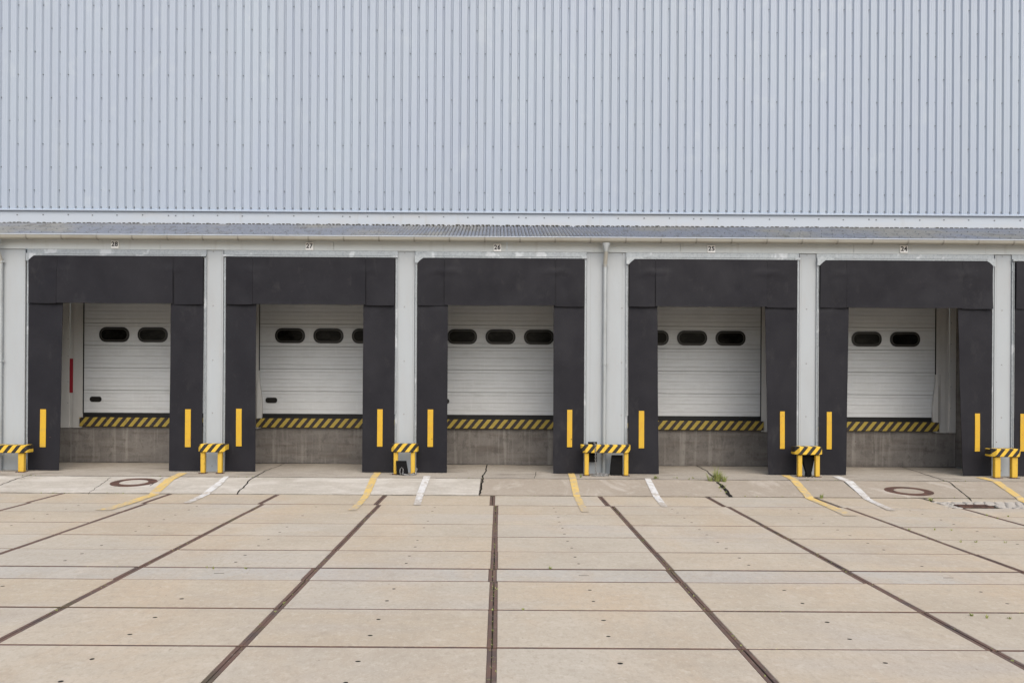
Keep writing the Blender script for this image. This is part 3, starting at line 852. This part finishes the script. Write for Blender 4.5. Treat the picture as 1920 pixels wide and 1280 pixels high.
    for side in (0, 1):
        b = MB()
        xa, xb = ((L+.002, x0-.010), (x1+.008, Rr-.002))[side]
        b.box(xa, xb, fy+.004, .058, FLOOR+.02, ST-.002, 0, .003)
        lip = xb-.010 if side == 0 else xa
        b.box(lip, lip+.010, fy-.012, fy+.0035, FLOOR+.03, ST-.006)
        zz = ST-.2
        while zz > .3:
            b.box(xa+.004, xb-.013 if side == 0 else xb-.004, fy-.004, fy+.0035, zz-.018, zz+.018) if side == 0 else b.box(xa+.013, xb-.004, fy-.004, fy+.0035, zz-.018, zz+.018)
            zz -= .52 + .25*(math.sin(zz*9+num))**2
        b.build('side_rail', M['galv'], T)
        cham = bay[3+side]
        b = MB()
        if cham:
            if side == 0: pts = [(L, ST-.10), (L+.055, ST-.10), (x0+.105, ST+.002), (x0+.30, ST+.004), (x0+.26, ST+.05), (L, ST+.05)]
            else: pts = [(Rr, ST+.05), (x1-.10, ST+.05), (x1-.13, ST+.002), (x1-.105, ST+.002), (Rr-.05, ST-.10), (Rr, ST-.10)]
            b.prism(pts, 1, fy-.036, fy-.0305)
        else:
            if side == 0: b.box(L+.0, x0+.16, fy-.036, fy-.0305, ST+.008, ST+.044)
            else: b.box(x1-.055, Rr+.002, fy-.036, fy-.0305, ST+.004, ST+.046)
        b.build('corner_plate', M['galv'], T)

# ------------------------------------------------------------------ number signs
def digits(txt, size):
    cu = bpy.data.curves.new('digits', 'FONT'); cu.body = txt; cu.size = size; cu.align_x = 'CENTER'; cu.align_y = 'CENTER'
    cu.extrude = .001; cu.offset = size*.030; cu.space_character = 1.08
    o = bpy.data.objects.new('digits', cu); COL.objects.link(o)
    dg = bpy.context.evaluated_depsgraph_get(); dg.update()
    me = bpy.data.meshes.new_from_object(o.evaluated_get(dg)); bpy.data.objects.remove(o)
    return me
for (num, px, py) in ((28, 215, 458), (27, 580, 461.5), (26, 932.5, 464), (25, 1334, 466.5), (24, 1695, 467)):
    c_ = at(px, py, .010)
    T = thing('number_sign', c_, 'small white square sign reading %d on the cream fascia' % num, 'sign', 'bay number signs')
    h_ = .075
    b = MB(); b.box(c_.x-h_, c_.x+h_, .010, .0395, c_.z-h_, c_.z+h_, 0, .003); b.build('plate', M['sign'], T)
    me = digits(str(num), .122); me.materials.clear(); me.materials.append(M['digits'])
    o = bpy.data.objects.new('numerals', me); COL.objects.link(o); o.parent = T
    o.rotation_euler = (math.pi/2, 0, 0); o.location = (0, -.0015, 0)

# ------------------------------------------------------------------ downpipes
def downpipe(px, lab):
    x = xat(px, 600, .0)
    yb = PFY - .055
    T = thing('downpipe', (x, yb, FLOOR+.012), lab, 'downpipe', 'rain downpipes on the front wall')
    r = .043
    b = MB()
    # tapering outlet hopper under the gutter
    zt_, zm = GZ0-.004, zat(470, -.13)
    n = 14; rows = []
    for (z, rx, ry, yc) in ((zt_, .080, .050, -.145), (zt_-.035, .078, .050, -.142), (zm+.04, .046, .046, -.135), (zm-.01, .044, .044, -.125)):
        rows.append([b.vert((x+math.cos(2*math.pi*j/n)*rx, yc+math.sin(2*math.pi*j/n)*ry, z)) for j in range(n)])
    for a, c_ in zip(rows, rows[1:]):
        for j in range(n): b.face((a[j], a[(j+1)%n], c_[(j+1)%n], c_[j]))
    b.face(rows[0])
    b.build('hopper', M['pipe'], T, smooth=True)
    b = MB(); b.tube([(x, -.125, zm), (x, -.115, zm-.05), (x, -.02, zm-.20), (x, yb, zm-.30)], r*.93, 14)
    b.build('swan_neck', M['gutter'], T, smooth=True)
    b = MB(); b.tube([(x, yb, zm-.28), (x, yb, zat(682, yb))], r, 16); b.tube([(x, yb, zat(680, yb)), (x, yb, FLOOR+.012)], r*.95, 16)
    b.build('pipe', M['pipe'], T, smooth=True)
    for y_ in (496, 682, 858):
        b = MB(); z = zat(y_, yb); b.tube([(x, yb, z-.018), (x, yb, z+.018)], r+.008, 16); b.box(x-.008, x+.008, yb+.03, PFY-.001, z-.012, z+.012)
        b.box(x+r, x+r+.03, yb-.008, yb+.008, z-.014, z+.014)
        b.build('clamp', M['pipe'], T, smooth=True)
downpipe(1134, 'zinc downpipe on the wide pillar between the signs 26 and 25')
downpipe(1.0, 'zinc downpipe cut by the left edge of the photo')

# ------------------------------------------------------------------ impact guards
GY = -.34
guards = [(-45, 52, 834, 848.5, (-38,-28), (34,45), 'yellow and black guard cut by the left edge of the photo'),
          (371, 423, 832, 847, (376,384), (408,416), 'empty yellow and black guard between the shelters 28 and 27'),
          (733, 783, 832, 847, (738,746), (770,778), 'yellow and black guard with a chained black chock leaning at its left leg'),
          (1090, 1183, 834, 848.5, (1096,1104), (1170,1178), 'wide yellow and black guard in front of the central downpipe'),
          (1490, 1543, 837, 852, (1496,1504), (1529,1537), 'yellow and black guard with a black wedge hanging between its legs'),
          (1858, 1915, 841, 856, (1865,1876), (1897,1908), 'empty yellow and black guard beside the right edge of the photo')]
GI = []
for (a, c_, yt, yb_, l1, l2, lab) in guards:
    xa, xb = xat(a, 840, GY), xat(c_, 840, GY); xm = (xa+xb)/2
    zt_, z0_ = at((a+c_)/2, yt, GY).z, at((a+c_)/2, yb_, GY).z
    if a < 0: zt_, z0_ = at(40, yt, GY).z, at(40, yb_, GY).z
    T = thing('impact_guard', (xm, GY, FLOOR+.012), lab, 'guard', 'yellow and black guards in front of the pillars')
    b = MB()
    ce = .075
    ol = [(xa+ce, GY-.06), (xb-ce, GY-.06), (xb-.012, GY+.01), (xb, GY+.06), (xb, GY+.20), (xa, GY+.20), (xa, GY+.06), (xa+.012, GY+.01)]
    n = len(ol); rows = []
    for (z, ins) in ((z0_, .010), (z0_+.010, 0), (zt_-.010, 0), (zt_, .010)):
        cx, cy = xm, GY+.07
        rows.append([b.vert((x + (ins if x < cx else -ins), y + (ins if y < cy else -ins), z)) for (x, y) in ol])
    for r0, r1 in zip(rows, rows[1:]):
        for k in range(n): b.face((r0[k], r0[(k+1)%n], r1[(k+1)%n], r1[k]))
    b.face(rows[0][::-1]); b.face(rows[-1])
    b.build('beam', M['haz_beam'], T)
    for l in (l1, l2):
        la, lb = xat(l[0], 870, GY), xat(l[1], 870, GY)
        b = MB(); b.box(la, lb, GY-.015, GY+.075, FLOOR+.020, z0_-.002, 0, .010)
        lg = b.build('leg', M['post'], T)
        b = MB(); b.box(la-.028, lb+.028, GY-.05, GY+.11, FLOOR+.010, FLOOR+.0195, 0, .002)
        for (u, w) in ((-.018,-.035), (.018,.09)):
            b.disc(((la+lb)/2 + math.copysign((lb-la)/2+.014, u), GY+w, FLOOR+.0195), .010, (0,0,1), 6, 0, .010)
        b.build('foot_plate', M['rust'], lg)
    GI.append((xa, xb, z0_, zt_))

# ------------------------------------------------------------------ wheel chocks and chains
def wedge(b, x0, x1, yb, yf, z0, z1, lean=0.0):
    """ribbed rubber wedge seen from its tall end"""
    d = .15
    def P(x, y, z): return (x + lean*(z-z0), y, z)
    pts = [P(x0, yf, z0), P(x1, yf, z0), P(x1-.006, yf+.02, z1), P(x0+.006, yf+.02, z1)]
    bk = [P(x0, yb, z0), P(x1, yb, z0), P(x1-.006, yb-.02, z0+(z1-z0)*.55), P(x0+.006, yb-.02, z0+(z1-z0)*.55)]
    i = len(b.v); b.v += [Vector(p) for p in pts+bk]
    for q in ((0,1,2,3), (5,4,7,6), (0,4,5,1), (1,5,6,2), (2,6,7,3), (4,0,3,7)): b.face([i+k for k in q])
    for k in range(5):
        z = z0 + (z1-z0)*(.12+.19*k)
        b.prism([(P(x0+.012,0,z)[0], z), (P(x1-.012,0,z)[0], z), (P(x1-.014,0,z+.012)[0], z+.014), (P(x0+.014,0,z)[0], z+.014)], 1, yf-.004+.02*(z-z0)/(z1-z0), yf+.03)
def chain_along(b, pts, r=.0045, L=.020, W=.012):
    pts = [Vector(p) for p in pts]; pos = []
    step = L*1.55; acc = 0
    for p, q in zip(pts, pts[1:]):
        seg = (q-p).length; d = (q-p)/max(seg,1e-6); t = acc
        while t < seg: pos.append((p+d*t, d)); t += step
        acc = t - seg
    for k, (c_, d) in enumerate(pos):
        up = Vector((0,1,.2)) if k % 2 else Vector((1,0,.3))
        if abs(d.dot(up.normalized())) > .9: up = Vector((0,0,1))
        b.link(c_, d, up, L, W, r)
F0 = FLOOR + .012
# chock leaning under the guard 27/26
p0, p1 = at(743, 888, GY-.07), at(764, 888, GY-.07)
T = thing('wheel_chock', ((p0.x+p1.x)/2, GY-.08, F0), 'black rubber chock tilted against the left leg of the guard between 27 and 26', 'wheel chock', 'rubber wheel chocks under the guards')
b = MB(); wedge(b, p0.x+.012, p1.x+.012, GY+.02, GY-.10, F0+.003, F0+.275, -.10); b.build('body', M['chock'], T)
b = MB()
hx = (p0.x+p1.x)/2 + .0
b.tube([(hx-.028, GY-.115, F0+.12), (hx-.030, GY-.145, F0+.06), (hx-.02, GY-.15, F0+.02)], .007, 8)
b.tube([(hx-.028, GY-.115, F0+.12), (hx, GY-.12, F0+.15), (hx+.028, GY-.115, F0+.12), (hx+.030, GY-.145, F0+.05)], .007, 8)
b.build('shackle', M['chain'], T, smooth=True)
b = MB(); chain_along(b, [(hx+.03, GY-.14, F0+.03), (hx+.10, GY-.17, F0+.012), (hx+.17, GY-.12, F0+.012), (hx+.23, GY-.14, F0+.012), (hx+.27, GY-.06, F0+.02), (hx+.28, GY-.02, F0+.12)], .007, .022, .014)
chain_along(b, [(hx+.12, GY-.09, F0+.012), (hx+.19, GY-.07, F0+.012), (hx+.22, GY-.02, F0+.03), (hx+.26, GY+.03, F0+.012)], .007, .022, .014)
b.build('chain', M['chain'], T, smooth=True)
# block hung from the wide guard
p0, p1 = at(1104, 866, GY-.09), at(1125, 829, GY-.09)
T = thing('wheel_chock', ((p0.x+p1.x)/2, GY+.0, p0.z), 'black rubber chock hung by a chain from the wide guard, left of the downpipe', 'wheel chock', 'rubber wheel chocks under the guards')
b = MB()
xa, xb, gz0, gz1 = GI[3]
wedge(b, p0.x+.005, p1.x-.02, GY+.34, GY+.23, at(1112,866,GY+.23).z, at(1112,829,GY+.23).z+.01, .02); b.build('body', M['chock'], T)
b = MB(); cx = xat(1116.5, 840, GY-.07)
chain_along(b, [(cx, GY+.16, gz1+.03), (cx, GY+.0, gz1+.018), (cx, GY-.072, gz1-.01), (cx+.002, GY-.075, gz0-.02), (cx+.008, GY-.06, F0+.10), (cx+.012, GY-.07, F0+.012)], .005, .020, .013)
b.build('chain', M['chain'], T, smooth=True)
# chock standing right of the downpipe
p0, p1 = at(1146, 889, GY), at(1168, 889, GY)
T = thing('wheel_chock', ((p0.x+p1.x)/2, GY+.1, F0), 'black rubber chock standing on the floor right of the downpipe', 'wheel chock', 'rubber wheel chocks under the guards')
b = MB(); wedge(b, p0.x, p1.x+.005, GY+.22, GY+.06, F0+.003, F0+.395, .02); b.build('body', M['chock'], T)
# heap of chain on the floor
rc = random.Random(21)
cx = xat(1124, 886, GY)
T_ = MB()
pts = []
for k in range(46):
    a = k*1.1 + rc.random(); rr_ = rc.uniform(.03, .17)
    pts.append((cx + math.cos(a)*rr_*1.15, GY - .03 + math.sin(a)*rr_*.55, F0 + .010 + rc.random()*.055*(1-rr_/.2)))
chain_along(T_, pts, .0055, .021, .014)
chain_along(T_, [(cx-.14, GY-.05, F0+.012), (cx-.08, GY-.10, F0+.012), (cx+.05, GY-.09, F0+.012), (cx+.16, GY-.04, F0+.012)], .0055, .021, .014)
tag(T_.build('chain', M['chain'], None, smooth=True), 'heap of steel chain on the floor under the wide guard', 'chain')
# tapering rubber wedge under guard 25/24
T0 = at(1515, 886, GY)
T = thing('wheel_chock', (T0.x, GY+.1, F0), 'black wedge shaped chock narrowing downward between the legs of the guard right of 25', 'wheel chock', 'rubber wheel chocks under the guards')
b = MB(); gz0 = GI[4][2]
xl1, xr1 = xat(1501, 852, GY+.14), xat(1528, 852, GY+.14); xl0, xr0 = xat(1511.5, 884, GY+.14), xat(1519.5, 884, GY+.14)
zt_, z0_ = gz0+.05, F0+.012
pr = [(xl1, zt_), (xr1, zt_), (xr1-.02, gz0-.06), ((xr1+xr0)/2-.012, (zt_+z0_)/2-.05), (xr0+.005, z0_+.06), (xr0+.012, z0_), (xl0-.012, z0_), (xl0-.005, z0_+.06), ((xl1+xl0)/2+.012, (zt_+z0_)/2-.05), (xl1+.02, gz0-.06)]
b.prism(pr[::-1], 1, GY+.09, GY+.19)
b.build('body', M['chock'], T)
b = MB()
pts = [(T0.x - .13 + .26*k/12, GY + .05*math.sin(k*1.9) - .02, F0 + .010) for k in range(13)]
b.tube(pts, .010, 8); b.build('tether', M['chock'], T, smooth=True)

# ------------------------------------------------------------------ weeds
def tuft(b, c_, n, rad, h, rg, flat=.5):
    for k in range(n):
        a = rg.random()*2*math.pi; r0 = rad*.35*math.sqrt(rg.random())
        p = Vector((c_.x + math.cos(a)*r0, c_.y + math.sin(a)*r0, c_.z - .004))
        a2 = a + rg.uniform(-.7, .7); hh = h*rg.uniform(.45, 1.1); out = rad*rg.uniform(.2, 1.0)
        d = Vector((math.cos(a2), math.sin(a2), 0)); w = Vector((-d.y, d.x, 0))*rg.uniform(.0025, .006)
        tip = p + d*out + Vector((0,0,hh)); mid = p + d*out*.35 + Vector((0,0,hh*.62)); t = rg.random()
        if rg.random() < .3: tip.z -= hh*.35
        b.quad(p-w, p+w, mid+w*.8, mid-w*.8, 0, t); b.poly([mid-w*.8, mid+w*.8, tip], 0, t)
rg = random.Random(4)
g0 = ground(1345, 903); g0.z = gz(g0.y)
b = MB()
tuft(b, g0, 120, .17, .21, rg); tuft(b, g0 + Vector((.12,-.03,0)), 55, .11, .13, rg); tuft(b, g0 + Vector((-.12,.03,0)), 36, .12, .17, rg); tuft(b, g0 + Vector((-.02,.0,0)), 40, .08, .30, rg)
tag(b.build('grass_tuft', M['grass']), 'largest green grass tuft sprouting from the ramp crack below 25', 'grass tuft', 'grass tufts along the ramp')
for (px, py, n_, rd, h_, lab) in ((1230, 898, 45, .09, .07, 'low grass tuft on the ramp edge, right of the white line below 25'),
                            (1089, 896, 26, .035, .08, 'tiny grass tuft just below the left leg of the wide guard'),
                            (1540, 934, 22, .06, .09, 'thin weed at the foot of the ramp right of the yellow line below 25'),
                            (1745, 938, 26, .07, .06, 'low weed at the foot of the ramp, left of the cobbles')):
    c_ = ground(px, py); c_.z = gz(c_.y) + .002
    b = MB(); tuft(b, c_, n_, rd, h_, rg); tag(b.build('grass_tuft', M['grass']), lab, 'grass tuft', 'grass tufts along the ramp')
b = MB()
def seedling(px, py, s_=1.0):
    c_ = ground(px, py); c_.z = gz(c_.y) + .002; tuft(b, c_, rg.randint(5, 11), .030*s_, .030*s_, rg)
for (px, py) in ((1352,911),(1357,917),(1352,922),(1361,925),(1349,916),(1359,913),(1262,897),(1270,897.5),(1300,898),(1291,900)): seedling(px, py, 1.4)
seedling(981, 1142.5, .7)
for (px, py) in ((390,1064),(400,1066),(460,1066),(1032,1066),(1822,1154),(1850,1158),(1893,1159),(1705,993),(1752,993),(1785,994),(1802,1016),(1830,1016),(1885,1017),(1890,968),(1850,966),(1870,972)): seedling(px, py, 1.1)
# in the long joints, mostly the middle one
for k in (0, 1, -1, 2, -2, 3):
    for _ in range(70 if k == 0 else 34):
        Y = CY + rg.uniform(5.2, 13.2); c_ = Vector((X0 + k*W + rg.gauss(0, .012), Y, -.004)); tuft(b, c_, rg.randint(3, 6), .018, .014, rg)
for _ in range(170):
    x = rg.uniform(-10, 11); Y = KERB + rg.uniform(-.01, .004) if rg.random() < .4 else CREST + rg.uniform(-.01, .006)
    if noise.noise(Vector((x*.9, Y, 2))) < .05: continue
    tuft(b, Vector((x, Y, gz(Y)+.002)), rg.randint(4, 8), .024, .020, rg)
for _ in range(160):
    r = rg.choice([3,5,6,6,8,8,9]); x = rg.uniform(-8, 8)
    if noise.noise(Vector((x*.8, r*3, 6))) < .1: continue
    tuft(b, Vector((x, CY + ZJ[r] + rg.gauss(0,.006), -.004)), rg.randint(3,6), .018, .012, rg)
tag(b.build('weeds', M['grass']), 'sparse small weeds in the joints of the slabs and ramp', 'weeds', None, 'stuff')

# ------------------------------------------------------------------ light, sky, camera
SUN_EL, SUN_AZ = math.radians(50), math.radians(14)      # azimuth to the right of straight behind the camera
w = bpy.data.worlds.new('World'); S.world = w; w.use_nodes = True
nt = w.node_tree; bg = nt.nodes['Background']
sky = nt.nodes.new('ShaderNodeTexSky'); sky.sky_type = 'NISHITA'; sky.sun_disc = False
sky.sun_elevation = SUN_EL; sky.sun_rotation = math.pi - SUN_AZ
sky.air_density = 1.0; sky.dust_density = 4.0; sky.ozone_density = 1.0
nt.links.new(sky.outputs[0], bg.inputs[0]); bg.inputs[1].default_value = .15
ld = bpy.data.lights.new('Sun', 'SUN'); ld.energy = 1.6; ld.angle = math.radians(80); ld.color = (1.0, .985, .915)
so = bpy.data.objects.new('Sun', ld); COL.objects.link(so)
sd = Vector((math.sin(SUN_AZ)*math.cos(SUN_EL), -math.cos(SUN_AZ)*math.cos(SUN_EL), math.sin(SUN_EL)))
so.rotation_euler = (-sd).to_track_quat('-Z', 'Y').to_euler(); so.location = sd*40
cd = bpy.data.cameras.new('Camera'); cam = bpy.data.objects.new('Camera', cd); COL.objects.link(cam)
cd.sensor_width = 36; cd.lens = F/1920*36
cd.shift_x = (960-PX)/1920; cd.shift_y = (PY-640)/1920
cd.clip_start = .1; cd.clip_end = 2000
cam.matrix_world = Matrix.Translation((0, CY, CZ)) @ Matrix.Rotation(math.pi/2, 4, 'X') @ Matrix.Rotation(ROLL, 4, 'Z')
S.camera = cam
S.view_settings.view_transform = 'Standard'; S.view_settings.look = 'None'
S.view_settings.exposure = 0.30; S.view_settings.gamma = 1.0
